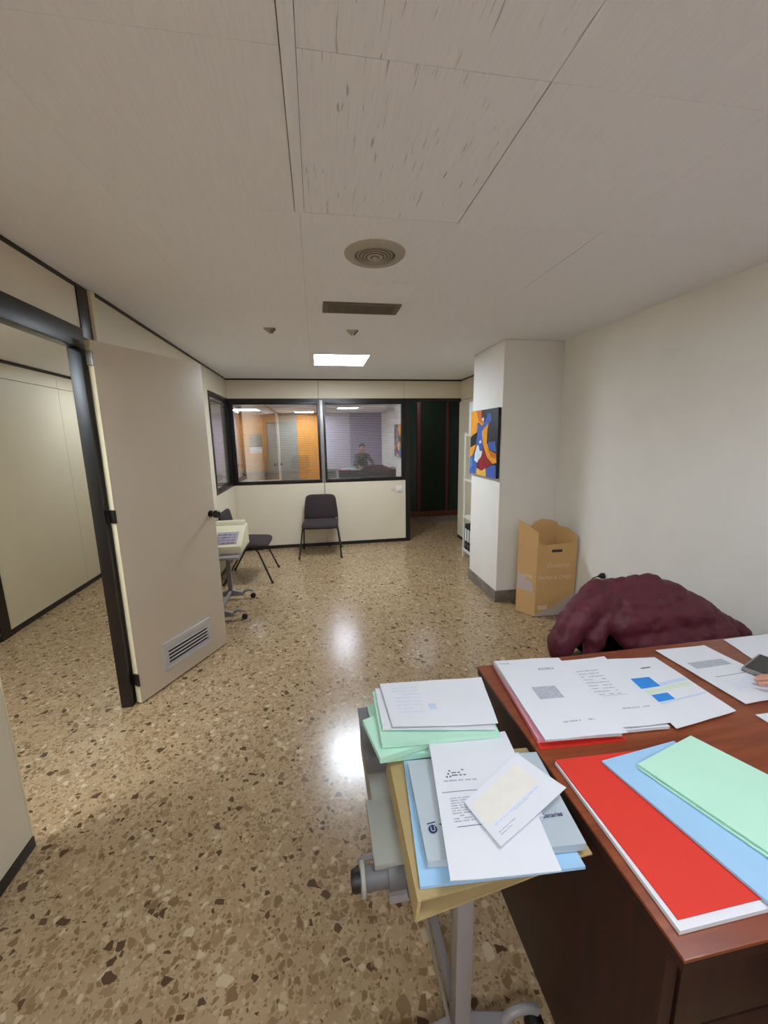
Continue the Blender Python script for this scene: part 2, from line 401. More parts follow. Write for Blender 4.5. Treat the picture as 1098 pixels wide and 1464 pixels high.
struct(box('baseboard_left', (XL-.05, YB, 0), (XL+.003, 1.58, .05), M_black))
struct(box('trim_4', (XP-.05, 2.58, 0), (XP+.003, 5.995, .05), M_black))
struct(box('wall_left_core', (XL-.075, 2.58, .05), (XP-.051, 4.96, 2.42), M_cream))
# black door frame
df = struct(empty('door_frame', (XL, 2.4, 0)))
box('jamb', (-1.262, 2.45, 0), (-1.197, 2.56, 2.105), M_black, df, .003)
box('header', (-1.262, 1.583, 2.105), (-1.200, 2.512, 2.213), M_black, df, .005)
box('upper_post', (XL-.052, 2.512, 2.168), (XL+.006, 2.620, H), M_black, df, .003)
box('strike', (-1.198, 2.46, 1.2), (-1.19, 2.49, 1.235), M_steel, df)
# left wall window (window_3)
w3 = struct(empty('window_3', (XP, 5.5, .97)))
for a, b in (((4.973, .965), (5.03, 2.175)), ((5.94, .965), (5.995, 2.175)), ((5.03, .965), (5.94, 1.02)), ((5.03, 2.12), (5.94, 2.175))):
    box('frame', (XP-.055, a[0], a[1]), (XP+.006, b[0], b[1]), M_black, w3, .003)
box('pane', (XP-.02, 5.03, 1.02), (XP-.014, 5.94, 2.12), M_glass, w3)

# ------------------------------------------------------------------ far wall
wf = struct(empty('wall_far', (.5, YF, 0)))
def fpanel(x0, x1, z0, z1): return box('panel', (x0, YF, z0), (x1, YF+.06, z1), M_cream, wf, .0015, seg=1)
fpanel(XP, .056, 2.172, 2.42); fpanel(.060, 1.312, 2.172, 2.42); fpanel(1.316, 2.19, 2.172, 2.42)
fpanel(XP, .088, .05, .965); fpanel(.092, 1.322, .05, .965)
struct(box('trim_5', (XP, YF-.004, 2.42), (2.19, YF+.06, H), M_black))
struct(box('baseboard_far', (XP, YF-.003, 0), (1.325, YF+.06, .05), M_black))
struct(box('trim_6', (1.322, YF-.004, 0), (1.392, YF+.064, 2.12), M_black))
struct(box('trim_7', (XP, YF-.006, 2.12), (2.19, YF+.06, 2.172), M_black))
def far_window(name, x0, x1, f0, f1):
    r = struct(empty(name, ((x0+x1)/2, YF, .965)))
    box('frame', (x0, YF-.006, .965), (x1, YF+.06, 1.015), M_black, r, .003)
    box('frame', (x0, YF-.006, 1.015), (f0, YF+.06, 2.12), M_black, r, .003)
    box('frame', (f1, YF-.006, 1.015), (x1, YF+.06, 2.12), M_black, r, .003)
    box('frame', (f0, YF-.003, 2.092), (f1, YF+.06, 2.12), M_black, r, .003)
    box('pane', (f0, YF+.012, 1.015), (f1, YF+.018, 2.092), M_glass, r)
far_window('window_1', XP, .060, -1.125, .028)
far_window('window_2', .114, 1.322, .142, 1.262)
mu = struct(box('trim_8', (.062, YF-.009, .97), (.112, YF+.06, 2.15), M_silver, None, .003))
struct(box('trim_9', (.085, YF-.004, .80), (.097, YF, .968), M_silver))
# venetian blinds behind the panes
def blind(label, axis, a0, a1, off, zs0, zs1, tilt, pitch=.025):
    if axis == 'x': r = empty('venetian_blind', ((a0+a1)/2, off, zs0))
    else: r = empty('venetian_blind', (off, (a0+a1)/2, zs0))
    tag(r, label, 'blind', 'venetian blinds in the glazed partitions')
    n = int((zs1-zs0)/pitch); first = None
    L2 = (a1-a0)/2; w = .0125
    for k in range(n):
        z = zs0+k*pitch
        if first is None:
            bm = bmesh.new()
            prof = [(-w, -.0006), (0, .0008), (w, -.0006), (w, -.0011), (0, .0003), (-w, -.0011)]
            pr = [(y*math.cos(tilt)-q*math.sin(tilt), y*math.sin(tilt)+q*math.cos(tilt)) for y, q in prof]
            V = [[bm.verts.new((s*L2, y, q) if axis == 'x' else (y, s*L2, q)) for y, q in pr] for s in (-1, 1)]
            bm.faces.new(V[0]); bm.faces.new(V[1][::-1])
            for i in range(6): bm.faces.new((V[0][i], V[0][(i+1) % 6], V[1][(i+1) % 6], V[1][i]))
            me = fin(bm); me.materials.append(M_slat); first = me
        o = bpy.data.objects.new('slat', first); C.objects.link(o); o.parent = r; o.location = (0, 0, k*pitch)
    if axis == 'x':
        box('head_rail', (a0, off-.012, zs1-.012), (a1, off+.012, zs1+.012), M_slat, r)
        for s in (.18, .82): tube('ladder_cord', [(a0+(a1-a0)*s, off-.009, zs0), (a0+(a1-a0)*s, off-.009, zs1)], .0009, M_slat, r, 5)
    else:
        box('head_rail', (off-.012, a0, zs1-.012), (off+.012, a1, zs1+.012), M_slat, r)
        for s in (.18, .82): tube('ladder_cord', [(off+.009, a0+(a1-a0)*s, zs0), (off+.009, a0+(a1-a0)*s, zs1)], .0009, M_slat, r, 5)
blind('open slatted blind behind the left pane of the far partition', 'x', -1.12, .022, YF+.036, 1.03, 2.06, .26)
blind('half closed slatted blind behind the right pane of the far partition', 'x', .147, 1.257, YF+.036, 1.03, 2.06, .62)
blind('grey closed blind in the side window left of the corner', 'y', 5.035, 5.935, XP-.036, 1.035, 2.08, .8)
# switch and socket on the far wall
lsw = empty('light_switch', (1.222, YF, .78)); tag(lsw, 'white square light switch on the far partition', 'light switch')
box('plate', (1.175, YF-.012, .78), (1.27, YF, .878), M_fittings, lsw, .004)
box('rocker', (1.19, YF-.017, .795), (1.255, YF-.012, .863), M_fittings, lsw, .003)
so = empty('small_socket', (1.128, YF, .795)); tag(so, 'small pale socket beside the light switch', 'socket')
box('plate', (1.10, YF-.006, .795), (1.155, YF, .86), M_cream, so, .003)
for q in (1.118, 1.138): lathe('hole', [(.005, -.0075), (.005, -.005)], (q, YF, .828), (0, 1, 0), M_seam, so, 10)

# ------------------------------------------------------------------ right side: wall, column, cream partition
struct(box('wall_right', (XR, YB, 0), (XR+.1, 4.2, H), M_white))
struct(box('column', (1.67, 3.5, 0), (XR, 4.2, H), M_white, None, .006))
sk = struct(empty('baseboard_column', (1.67, 3.5, 0)))
for k in range(2):
    y0 = 3.49+k*.36
    box('tile', (1.658, y0, 0), (1.67, min(y0+.358, 4.2), .115), M_skirt, sk, .001, seg=1)
box('tile', (1.671, 3.488, 0), (1.96, 3.5, .115), M_skirt, sk, .001, seg=1)
box('tile', (1.962, 3.488, 0), (XR, 3.5, .115), M_skirt, sk, .001, seg=1)
skr = struct(empty('baseboard_right', (XR, 1.5, 0)))
y = YB
while y < 3.48:
    box('tile', (XR-.012, y, 0), (XR, min(y+.398, 3.486), .115), M_skirt, skr, .001, seg=1); y += .4
wp = struct(empty('wall_right_partition', (2.22, 5.1, 0)))
box('panel', (2.19, 4.2, .05), (2.25, 5.1, 2.14), M_cream, wp); box('panel', (2.19, 5.103, .05), (2.25, YF+.06, 2.14), M_cream, wp)
box('panel', (2.19, 4.2, 2.145), (2.25, 5.1, 2.42), M_cream, wp); box('panel', (2.19, 5.103, 2.145), (2.25, YF+.06, 2.42), M_cream, wp)
struct(box('trim_10', (2.186, 4.2, 2.42), (2.25, YF+.06, H), M_black))
struct(box('trim_11', (2.187, 4.2, 0), (2.25, YF+.06, .05), M_black))
# passage behind the opening and the dark glazed cupboard front
struct(box('wall_passage_left', (1.33, YF+.066, 0), (1.39, 7.6, H), M_cream))
struct(box('wall_passage_right', (2.75, YF+.06, 0), (2.8, 7.6, H), M_cream))
struct(box('wall_passage_return', (2.25, YF+.062, 0), (2.75, YF+.12, H), M_cream))
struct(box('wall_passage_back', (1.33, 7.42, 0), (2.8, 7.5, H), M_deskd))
gp = empty('glazed_cupboard', (2.05, 7.3, 0)); tag(gp, 'dark green glazed cupboard front with red brown wooden frame in the passage', 'cupboard')
box('plinth', (1.392, 7.29, 0), (2.748, 7.42, .11), M_skirt, gp)
box('bottom_rail', (1.392, 7.275, .112), (2.748, 7.35, .21), M_redwood, gp, .004)
box('top_rail', (1.392, 7.28, 2.3), (2.748, 7.35, 2.42), M_redwood, gp, .004)
for x0, x1 in ((1.392, 1.43), (1.83, 1.895), (2.385, 2.43), (2.70, 2.748)): box('stile', (x0, 7.278, .21), (x1, 7.35, 2.3), M_redwood, gp, .004)
for x0, x1 in ((1.43, 1.83), (1.895, 2.385), (2.43, 2.70)): box('pane', (x0, 7.305, .21), (x1, 7.32, 2.3), M_dkgreen, gp)

# ------------------------------------------------------------------ side room seen through the door
XS = -2.65
ws = struct(empty('wall_side_room', (XS, 4, 0)))
for y0, y1 in ((YB, 2.0), (2.003, 3.55), (3.66, 4.868), (4.872, 6.0)):
    box('panel', (XS-.05, y0, .05), (XS, y1, 2.168), M_cream, ws); box('panel', (XS-.05, y0, 2.173), (XS, y1, 2.30), M_cream, ws)
struct(box('trim_12', (XS-.05, YB, 2.30), (XS+.004, 6.0, 2.33), M_black))
struct(box('trim_13', (XS-.05, YB, 0), (XS+.004, 6.0, .045), M_black))
struct(box('trim_14', (XS-.05, 3.552, 0), (XS+.012, 3.658, 2.31), M_black))
struct(box('ceiling_side_room', (XS-.05, YB, 2.33), (XL-.05, 6.0, 2.40), M_ceil))
struct(box('wall_side_room_end', (XS, 6.0, 0), (XL+.01, 6.06, 2.4), M_cream))
struct(box('wall_side_room_back', (XS, YB-.08, 0), (XL, YB-.005, 2.4), M_cream))
ceiling_light(-2.28, 4.75, -1.68, 5.39, 2.33, LAMP_SIDE*.5, 'lit ceiling panel in the side room beyond the open door')
ceiling_light(-2.2, .95, -1.6, 1.59, 2.33, LAMP_SIDE*1.9, 'lit ceiling panel at the near end of the side room')

# ------------------------------------------------------------------ room behind the glass
struct(box('ceiling_far_room', (-3.1, YF+.06, 2.42), (1.33, 13.1, 2.5), M_ceil))
struct(box('wall_far_room_left', (-3.15, YF+.06, 0), (-3.1, 13.1, 2.42), M_orange))
struct(box('wall_far_room_right', (.10, YF+.3, 0), (.15, 13.1, 2.42), M_lav))
wo = struct(empty('wall_far_room_end', (-1, 13, 0)))
for x0, x1 in ((-3.1, -2.36), (-2.355, -1.50), (-.60, .098)): box('panel', (x0, 13.0, 0), (x1, 13.06, 2.42), M_orange, wo, .002, seg=1)
box('panel', (-1.495, 13.0, 2.1), (-.605, 13.06, 2.42), M_orange, wo)
fd = struct(empty('door_2', (-1.05, 13, 0)))
box('leaf', (-1.48, 13.0, 0), (-.62, 13.05, 2.08), M_typew, fd, .004)
lathe('knob', [(.0, -.07), (.028, -.065), (.03, -.05), (.012, -.04), (.012, 0)], (-.70, 13.0, 1.05), (0, 1, 0), M_black, fd, 14)
cal = empty('wall_calendar', (-1.84, 13, 1.22)); tag(cal, 'wall calendar with grey picture on the orange wood wall behind glass', 'calendar')
box('picture', (-2.02, 12.99, 1.38), (-1.66, 13, 1.76), M_greyd, cal); box('date_sheet', (-2.02, 12.988, 1.18), (-1.66, 13, 1.378), M_paper, cal)
fdk = empty('far_desk', (-1.2, 11.5, 0)); tag(fdk, 'pale desk in the room behind the left pane', 'desk')
box('top', (-2.9, 11.1, .70), (-.2, 11.8, .73), M_seam, fdk, .004); box('front_panel', (-2.85, 11.2, .05), (-.25, 11.23, .70), M_orange, fdk)
for q in (-2.87, -.26): box('side_panel', (q, 11.15, 0), (q+.03, 11.75, .70), M_orange, fdk)
mon = empty('far_monitor', (-.45, 11.5, .73)); tag(mon, 'dark monitor on the desk behind the left pane', 'monitor')
prism('housing', [(-.72, 11.4, .80), (-.22, 11.4, .80), (-.22, 11.4, 1.15), (-.60, 11.4, 1.15), (-.72, 11.4, 1.05)], (0, .12, 0), M_steel, mon, .01)
box('foot', (-.56, 11.38, .73), (-.34, 11.56, .80), M_steel, mon, .006)
ceiling_light(-2.35, 11.55, -1.55, 12.4, 2.42, LAMP_FAR*2.2, 'lit ceiling panel behind the left pane of the far partition')
ceiling_light(-2.0, 8.6, -1.4, 9.24, 2.42, LAMP_FAR, 'lit ceiling panel in the middle of the room behind glass')

# ------------------------------------------------------------------ wall behind the camera (it shows in the reflecting panes)
wb = struct(empty('wall_back', (.5, YB, 0)))
box('panel', (XL, YB-.06, 0), (-.62, YB, H), M_typew, wb); box('panel', (-.618, YB-.06, 0), (.06, YB, H), M_orange, wb)
box('panel', (.062, YB-.06, 0), (1.15, YB, H), M_lav, wb); box('panel', (1.152, YB-.06, 0), (XR, YB, H), M_purple, wb)

# ------------------------------------------------------------------ open door leaf
A = Vector((-1.152, 2.468, 0)); B = Vector((-.784, 3.158, 0)); dd = (B-A).normalized(); nn = Vector((dd.y, -dd.x, 0)); LW = (B-A).length
MD = Matrix(((dd.x, nn.x, 0, A.x), (dd.y, nn.y, 0, A.y), (0, 0, 1, 0), (0, 0, 0, 1)))   # local: x along leaf, y out of the room face
dr = struct(empty('door_1', A))
tag(dr, 'open cream door leaf with aluminium grille')
def dbox(name, a, b, m, bevel=0.0, parent=dr, tilt=None):
    M = MD
    if tilt: M = MD @ Matrix.Translation(((a[0]+b[0])/2, (a[1]+b[1])/2, (a[2]+b[2])/2)) @ Matrix.Rotation(tilt, 4, 'X') @ Matrix.Translation((-(a[0]+b[0])/2, -(a[1]+b[1])/2, -(a[2]+b[2])/2))
    return box(name, a, b, m, parent, bevel, M)
dbox('leaf', (0.003, -.04, .008), (LW, 0, 2.15), M_creamdoor, .002)
dbox('edge_band', (0, -.04, .008), (.0025, 0, 2.15), M_edge)
g0, g1, z0, z1 = .19, .615, .105, .305
vg = empty('grille', MD @ Vector(((g0+g1)/2, 0, z0))); vg.parent = dr; vg.location = WL[vg.name]-WL[dr.name]
for a, b in (((g0, z0), (g1, z0+.035)), ((g0, z1-.052), (g1, z1)), ((g0, z0+.035), (g0+.035, z1-.052)), ((g1-.035, z0+.035), (g1, z1-.052))):
    dbox('frame', (a[0], 0, a[1]), (b[0], .012, b[1]), M_alugrey, .0015, vg)
dbox('backing', (g0+.035, .0005, z0+.035), (g1-.035, .0025, z1-.052), M_seam, 0, vg)
for k in range(5):
    z = z0+.042+k*.0245
    dbox('louvre', (g0+.035, .0035, z-.0045), (g1-.035, .0125, z+.0045), M_alugrey, .0012, vg, .5)
kb = MD @ Vector((LW-.045, 0, 1.075))
lathe('knob', [(.0, .075), (.02, .075), (.028, .068), (.029, .045), (.022, .036), (.012, .03), (.012, .006), (.026, .005), (.026, 0)], kb, nn, M_black, dr, 24)
lathe('knob', [(.0, .075), (.02, .075), (.028, .068), (.029, .045), (.022, .036), (.012, .03), (.012, .006), (.026, .005), (.026, 0)], MD @ Vector((LW-.045, -.04, 1.075)), -nn, M_black, dr, 24)
for z, m in ((2.02, M_silver), (1.16, M_steel), (.13, M_steel)):
    hg = dbox('hinge', (-.012, -.034, z), (.0, .004, z+.075), m, .002)
    p0 = MD @ Vector((-.006, .006, z)); tube('hinge_pin', [p0, p0+Vector((0, 0, .075))], .007, m, dr, 10)

# ------------------------------------------------------------------ painting on the column
pc = empty('abstract_painting', (1.655, 3.85, 1.22)); tag(pc, 'abstract canvas in orange, blue, black and red on the white column', 'painting')
PY0, PY1, PZ0, PZ1, PX = 4.175, 3.515, 1.215, 1.865, 1.640
box('canvas', (PX, PY1, PZ0), (1.669, PY0, PZ1), mat('canvas_black', (36, 38, 46), .6, var=.2), pc, .002)
def conv(x, y):
    v = .5
    for _ in range(6):
        xl, xr = 190-40*v, 655-45*v; u = (x-xl)/(xr-xl); yt = 190-35*u; yb = 1190+90*u; v = (y-yt)/(yb-yt)
    u = min(max(u, .002), .998); v = min(max(v, .002), .998)
    return PY0+(PY1-PY0)*u, PZ1+(PZ0-PZ1)*v
PCOL = {'o': (240, 160, 24), 'd': (214, 112, 20), 'b': (66, 96, 178), 'k': (30, 28, 44), 'w': (214, 226, 232), 'r': (150, 28, 44), 'y': (232, 182, 70), 'l': (90, 140, 200)}
SH = [('o', [(190, 190), (385, 180), (385, 300), (440, 395), (390, 430), (320, 360), (300, 520), (230, 560), (178, 600), (165, 400)]),
      ('d', [(300, 190), (385, 182), (385, 300), (420, 380), (380, 390), (320, 330)]),
      ('b', [(310, 380), (395, 435), (440, 400), (500, 385), (390, 500), (400, 720), (395, 840), (300, 740), (280, 700), (310, 520)]),
      ('b', [(405, 405), (460, 330), (490, 240), (545, 235), (548, 350), (500, 395), (400, 440)]),
      ('w', [(390, 310), (425, 290), (430, 335), (400, 355)]),
      ('o', [(505, 385), (390, 510), (395, 620), (405, 720), (470, 930), (560, 1040), (618, 1020), (612, 880), (510, 820), (470, 700), (480, 520)]),
      ('d', [(470, 780), (510, 830), (612, 885), (612, 960), (540, 930)]),
      ('b', [(500, 690), (602, 678), (618, 850), (520, 812), (482, 730)]),
      ('k', [(210, 600), (312, 528), (280, 700), (172, 752)]),
      ('o', [(160, 770), (290, 712), (230, 870), (150, 932)]),
      ('b', [(145, 940), (240, 862), (240, 960), (300, 1030), (270, 1215), (145, 1190)]),
      ('l', [(145, 960), (200, 930), (215, 1050), (150, 1120)]),
      ('w', [(300, 742), (330, 730), (350, 820), (400, 832), (370, 930), (300, 1020), (245, 980), (260, 860)]),
      ('r', [(412, 755), (470, 930), (560, 1045), (460, 1095), (380, 1150), (308, 1070), (320, 980), (380, 920)]),
      ('y', [(290, 1100), (380, 1152), (450, 1108), (455, 1255), (275, 1215)]),
      ('b', [(460, 1108), (560, 1058), (612, 1065), (610, 1285), (452, 1255)]),
      ('w', [(345, 670), (380, 650), (385, 700), (345, 710)])]
for k, (c, pl) in enumerate(SH):
    pts = [conv(*q) for q in pl]; x = PX-.0004-.0003*k
    prism('paint_shape', [(x, y, z) for y, z in pts], (-.0004, 0, 0), mat('paint_'+c, PCOL[c], .5, var=.12, scale=20), pc)

# ------------------------------------------------------------------ shelving unit behind the column
sh = empty('shelving_unit', (2.04, 4.65, 0)); tag(sh, 'white metal shelving unit half hidden behind the column', 'shelving')
for x in (1.90, 2.165):
    for y in (4.225, 5.03): 
        p = box('post', (x, y-.018, 0), (x+.02, y+.018, 1.66), M_shelf, sh, .002)
for z in (.085, .54, 1.03, 1.61):
    s_ = box('shelf_board', (1.895, 4.21, z), (2.185, 5.05, z+.028), M_shelf, sh, .003)
def binder(x0, x1, y0, y1, z0, z1, m, label, spine=True, rotten=0):
    r = empty('ring_binder', ((x0+x1)/2, (y0+y1)/2, z0)); tag(r, label, 'binder', 'binders on the white shelving')
    box('cover', (x0, y0, z0), (x1, y1, z1), m, r, .003)
    if spine:
        box('spine_label', (x0-.0015, y0+.012, z0+(z1-z0)*.35), (x0, y1-.012, z0+(z1-z0)*.82), M_paper, r)
        lathe('finger_ring', [(.012, -.002), (.016, -.002), (.016, 0), (.012, 0)], (x0-.0005, (y0+y1)/2, z0+(z1-z0)*.18), (1, 0, 0), M_silver, r, 16)
names = ['first black binder from the shelf post, low shelf', 'second black binder from the shelf post, low shelf', 'third black binder from the shelf post, low shelf', 'fourth black binder from the shelf post, low shelf']
for k in range(4): binder(1.915, 2.17, 4.93-.082*k, 5.005-.082*k, .1135, .46, M_binder, names[k])
binder(1.92, 2.17, 4.66, 4.735, 1.0585, 1.17, M_binder, 'low black binder lying on the middle shelf', False)
binder(1.93, 2.17, 4.80, 4.98, 1.6385, 2.03, M_paper, 'tall white box file standing on the top shelf', False)

# ------------------------------------------------------------------ cardboard recycling box
bxr = empty('cardboard_box', (2.0, 3.28, 0)); tag(bxr, 'open brown cardboard recycling box in the corner beside the column', 'box')
ux = Vector((.9957, -.055, 0)); uy = Vector((-.513, .857, 0)); un = Vector((.055, .9957, 0)); O = Vector((1.872, 3.118, .004)); BW, BD = .355, .19
def bp(s, t, z): return O+ux*s+uy*t+Vector((0, 0, z))
def wall_poly(name, pts, th, parent, m=M_card): return prism(name, pts, th, m, parent)
fr = wall_poly('front_wall', [bp(0, 0, 0), bp(BW, 0, 0), bp(BW, 0, .70), bp(BW-.03, 0, .675), bp(.06, 0, .655), bp(.02, 0, .68), bp(0, 0, .74)], uy*.006, bxr)
lf = wall_poly('side_wall', [bp(-.001, 0, 0), bp(-.001, BD, 0), bp(-.001, BD, .86), bp(-.001, BD*.82, .852), bp(-.001, 0, .775)], ux*-.006, bxr)
rt = wall_poly('side_wall', [bp(BW+.001, 0, 0), bp(BW+.001, BD, 0), bp(BW+.001, BD, .80), bp(BW+.001, BD*.5, .79), bp(BW+.001, 0, .72)], ux*.006, bxr)
bk = wall_poly('back_wall', [bp(0, BD, 0), bp(BW, BD, 0), bp(BW, BD, .82), bp(.30, BD, .85), bp(.20, BD, .865), bp(.13, BD, .835), bp(.10, BD, .80), bp(.05, BD, .745), bp(0, BD, .74)], uy*-.006, bxr)
prism('bottom', [bp(0, 0, 0), bp(BW, 0, 0), bp(BW, BD, 0), bp(0, BD, 0)], (0, 0, .006), M_card, bxr)
hole = [bp(.135+.012*math.cos(t)+(.075 if math.cos(t) > 0 else 0), -.001, .605+.013*math.sin(t)) for t in [2*PI*k/14 for k in range(14)]]
prism('hand_hole', hole, uy*-.001, M_seam, fr)
prism('printed_wave', [bp(0.0, -.0008, .02), bp(.10, -.0008, .055), bp(.2, -.0008, .10), bp(.28, -.0008, .155), bp(BW, -.0008, .225), bp(BW, -.0008, .0), bp(0, -.0008, 0)], uy*-.0006, M_cardwave, fr)
prism('printed_panel', [bp(.02, -.0008, .06), bp(.11, -.0008, .06), bp(.11, -.0008, .10), bp(.02, -.0008, .10)], uy*-.0006, M_cardprint, fr)
RT = Matrix(((ux.x, 0, -un.x, 0), (ux.y, 0, -un.y, 0), (0, 1, 0, 0), (0, 0, 0, 1)))
text('printed_script', 'Economy', .055, M_cardprint, Matrix.Translation(bp(.085, -.001, .455)) @ RT, fr, shear=.4)
text('printed_words', 'PAPER & CARD', .047, M_cardprint, Matrix.Translation(bp(.015, -.001, .345)) @ RT, fr)
RL = Matrix(((-uy.x, 0, -ux.x, 0), (-uy.y, 0, -ux.y, 0), (0, 1, 0, 0), (0, 0, 0, 1)))
text('printed_words', 'PAPER', .045, M_cardprint, Matrix.Translation(bp(-.0075, BD-.03, .345)) @ RL, lf)
prism('printed_patch', [bp(-.0075, .03, .22), bp(-.0075, BD-.01, .22), bp(-.0075, BD-.01, .40), bp(-.0075, .09, .33), bp(-.0075, .03, .31)], ux*-.0006, M_cardwave, lf)

# plug and cable
pl = empty('wall_plug', (XR, 2.76, .44)); tag(pl, 'black plug in the right wall with a drooping black cable', 'plug')
lathe('socket_plate', [(.034, 0), (.034, .006), (.028, .008)], (XR, 2.76, .485), (-1, 0, 0), M_fittings, pl, 24)
lathe('plug_body', [(.024, .008), (.024, .03), (.014, .045), (.006, .06)], (XR, 2.76, .485), (-1, 0, 0), M_rubber, pl, 18)
tube('cable', [(XR-.055, 2.76, .485), (XR-.085, 2.775, .47), (XR-.09, 2.82, .42), (XR-.07, 2.85, .34), (XR-.05, 2.85, .2), (XR-.04, 2.80, .05), (XR-.045, 2.4, .008), (XR-.05, 2.1, .008)], .0045, M_rubber, pl, 8)

# ------------------------------------------------------------------ stacking chairs
def cushion(w0, w1, h, th, bulge=.0, nx=12, ny=10, bend=0.0, rnd=.07):
    """rounded trapezoid pad in local (x, y=height) with thickness along z"""
    bm = bmesh.new()
    def ss(t): return t
    def outline(k, n):
        # superellipse outline
        a = 2*PI*k/n; ca, sa = math.cos(a), math.sin(a); p = 2/6.0
        x = math.copysign(abs(ca)**p, ca); y = math.copysign(abs(sa)**p, sa); return x, y
    n = 40; rings = []
    for (s, z) in ((.0, th*.5+bulge), (.45, th*.5+bulge*.8), (.8, th*.5+bulge*.35), (.95, th*.42), (1.0, th*.15), (1.0, -th*.2), (.95, -th*.45), (.8, -th*.5), (.4, -th*.5), (0, -th*.5)):
        ring = []
        for k in range(n):
            x, y = outline(k, n); yy = y*s; wd = (w0+(w1-w0)*(yy*.5+.5))/2
            X = x*s*wd; Y = (yy*.5+.5)*h
            ring.append(bm.verts.new((X, Y, z+bend*(X/.25)**2)))
        rings.append(ring)
    for a, b in zip(rings, rings[1:]):
        for k in range(n): bm.faces.new((a[k], a[(k+1) % n], b[(k+1) % n], b[k]))
    bmesh.ops.remove_doubles(bm, verts=bm.verts, dist=1e-5)
    return fin(bm, True)
def make_chair(label):
    r = empty('stacking_chair', (0, 0, 0)); tag(r, label, 'chair', 'dark visitor chairs by the far partition')
    me = cushion(.50, .48, .44, .055, .012)
    me.transform(Matrix.Translation((0, -.235, .425)) @ Matrix.Rotation(math.radians(3), 4, 'X') @ Matrix.Identity(4))
    link('seat', me, M_fabric, r)
    me = cushion(.50, .43, .36, .04, .008, bend=-.02)
    me.transform(Matrix.Translation((0, .195, .46)) @ Matrix.Rotation(math.radians(80), 4, 'X'))
    link('backrest', me, M_fabric, r)
    for s in (-1, 1):
        tube('leg', [(s*.235, -.10, .395), (s*.243, -.13, .36), (s*.285, -.268, .012)], .0105, M_steel, r)
        tube('leg', [(s*.235, .02, .395), (s*.24, .06, .36), (s*.275, .262, .012)], .0105, M_steel, r)
        for y in (-.268, .262): pass
        tube('seat_rail', [(s*.235, -.20, .392), (s*.235, .16, .392), (s*.235, .21, .42), (s*.235, .235, .50), (s*.225, .26, .62)], .0105, M_steel, r)
        for yy, xx in ((-.270, .2855), (.265, .2757)): lathe('foot_cap', [(.014, 0), (.014, .02), (.011, .028)], (s*xx, yy, 0), (0, 0, 1), M_rubber, r, 12)
    tube('crossbar', [(-.235, -.05, .388), (.235, -.05, .388)], .009, M_steel, r); tube('crossbar', [(-.235, .12, .388), (.235, .12, .388)], .009, M_steel, r)
    return r
ch1 = make_chair('dark upholstered stacking chair facing the room under the glass panes'); ch1.location = (.005, 5.60, 0); ch1.rotation_euler.z = math.radians(-4)
ch2 = dup(ch1); ch2['label'] = 'dark upholstered stacking chair seen from the side behind the door'; ch2.location = (-.825, 4.79, 0); ch2.rotation_euler.z = math.radians(88)

# ------------------------------------------------------------------ typing trolleys
def trolley(label, x, y0, y1, ztop, xw, ys, yt, hand=False):
    """posts at x and y0 / y1, foot bars run along x"""
    r = empty('typing_trolley', (x, (y0+y1)/2, 0)); tag(r, label, 'trolley', 'grey typing trolleys on castors')
    box('table_top', (x-xw, ys, ztop-.022), (x+xw, yt, ztop), M_grey, r, .004)
    for y in (y0, y1):
        box('post', (x-.021, y-.021, .09), (x+.021, y+.021, ztop-.022), M_grey, r, .004)
        bar = prism('foot_bar', [(x-.13, y-.02, .066), (x-.02, y-.02, .105), (x+.02, y-.02, .105), (x+.13, y-.02, .066), (x+.13, y-.02, .040), (x-.13, y-.02, .040)], (0, .04, 0), M_grey, r, .004)
        for s in (-1, 1):
            pts = [(x+s*(.12+.055*(1-math.cos(a))), y, .05+.042*math.sin(a)) for a in [PI*k/10 for k in range(0, 9)]]
            hd = tube('castor_arch', pts, .012, M_grey, r, 10)
            lathe('castor_wheel', [(.006, -.014), (.024, -.013), (.026, -.006), (.026, .006), (.024, .013), (.006, .014)], (x+s*.215, y, .0265), (0, 1, 0), M_rubber, hd, 20)
    box('stretcher', (x-.012, y0+.02, .075), (x+.012, y1-.02, .10), M_grey, r, .003)
    return r
t1 = trolley('grey typing trolley half hidden behind the open door', -.935, 3.60, 4.10, .60, .21, 3.55, 4.18)
# calculating machine on it
am = empty('adding_machine', (-.93, 3.85, .60)); tag(am, 'cream desktop adding machine with lilac keypad behind the door', 'adding machine')
def amq(x, y, z): return (x, y, z)
prism('body', [(-1.14, 3.66, .601), (-1.14, 4.10, .601), (-1.14, 4.10, .80), (-1.14, 3.98, .80), (-1.14, 3.66, .665)], (.425, 0, 0), M_machine, am, .008)
sl = Vector((0, .32, .135)).normalized()
def onslope(x, t): return Vector((x, 3.66, .665))+sl*t+Vector((0, -sl.z, sl.y))*.0002
def slope_quad(name, x0, x1, t0, t1, th, m): 
    nrm = Vector((0, -sl.z, sl.y))
    return prism(name, [onslope(x0, t0), onslope(x1, t0), onslope(x1, t1), onslope(x0, t1)], nrm*th, m, am)
slope_quad('keypad', -.95, -.76, .05, .235, .004, M_keys)
slope_quad('display', -1.10, -.98, .06, .30, .003, M_greyd)
slope_quad('display_bar', -.965, -.955, .10, .16, .004, M_black)
prism('printer_cover', [(-1.13, 3.99, .80), (-1.13, 4.09, .80), (-1.13, 4.08, .835), (-1.13, 4.02, .835)], (.40, 0, 0), M_machine, am, .005)
for a in range(4):
    for b in range(4):
        slope_quad('key', -.94+.043*a, -.908+.043*a, .062+.042*b, .092+.042*b, .009, M_keys)

t2 = trolley('grey typing trolley beside the desk under stacked folders', .302, .75, 1.22, .575, .185, .735, 1.26)
tube('brace', [(.195, .742, .553), (.275, .742, .10)], .005, M_silver, t2, 8)
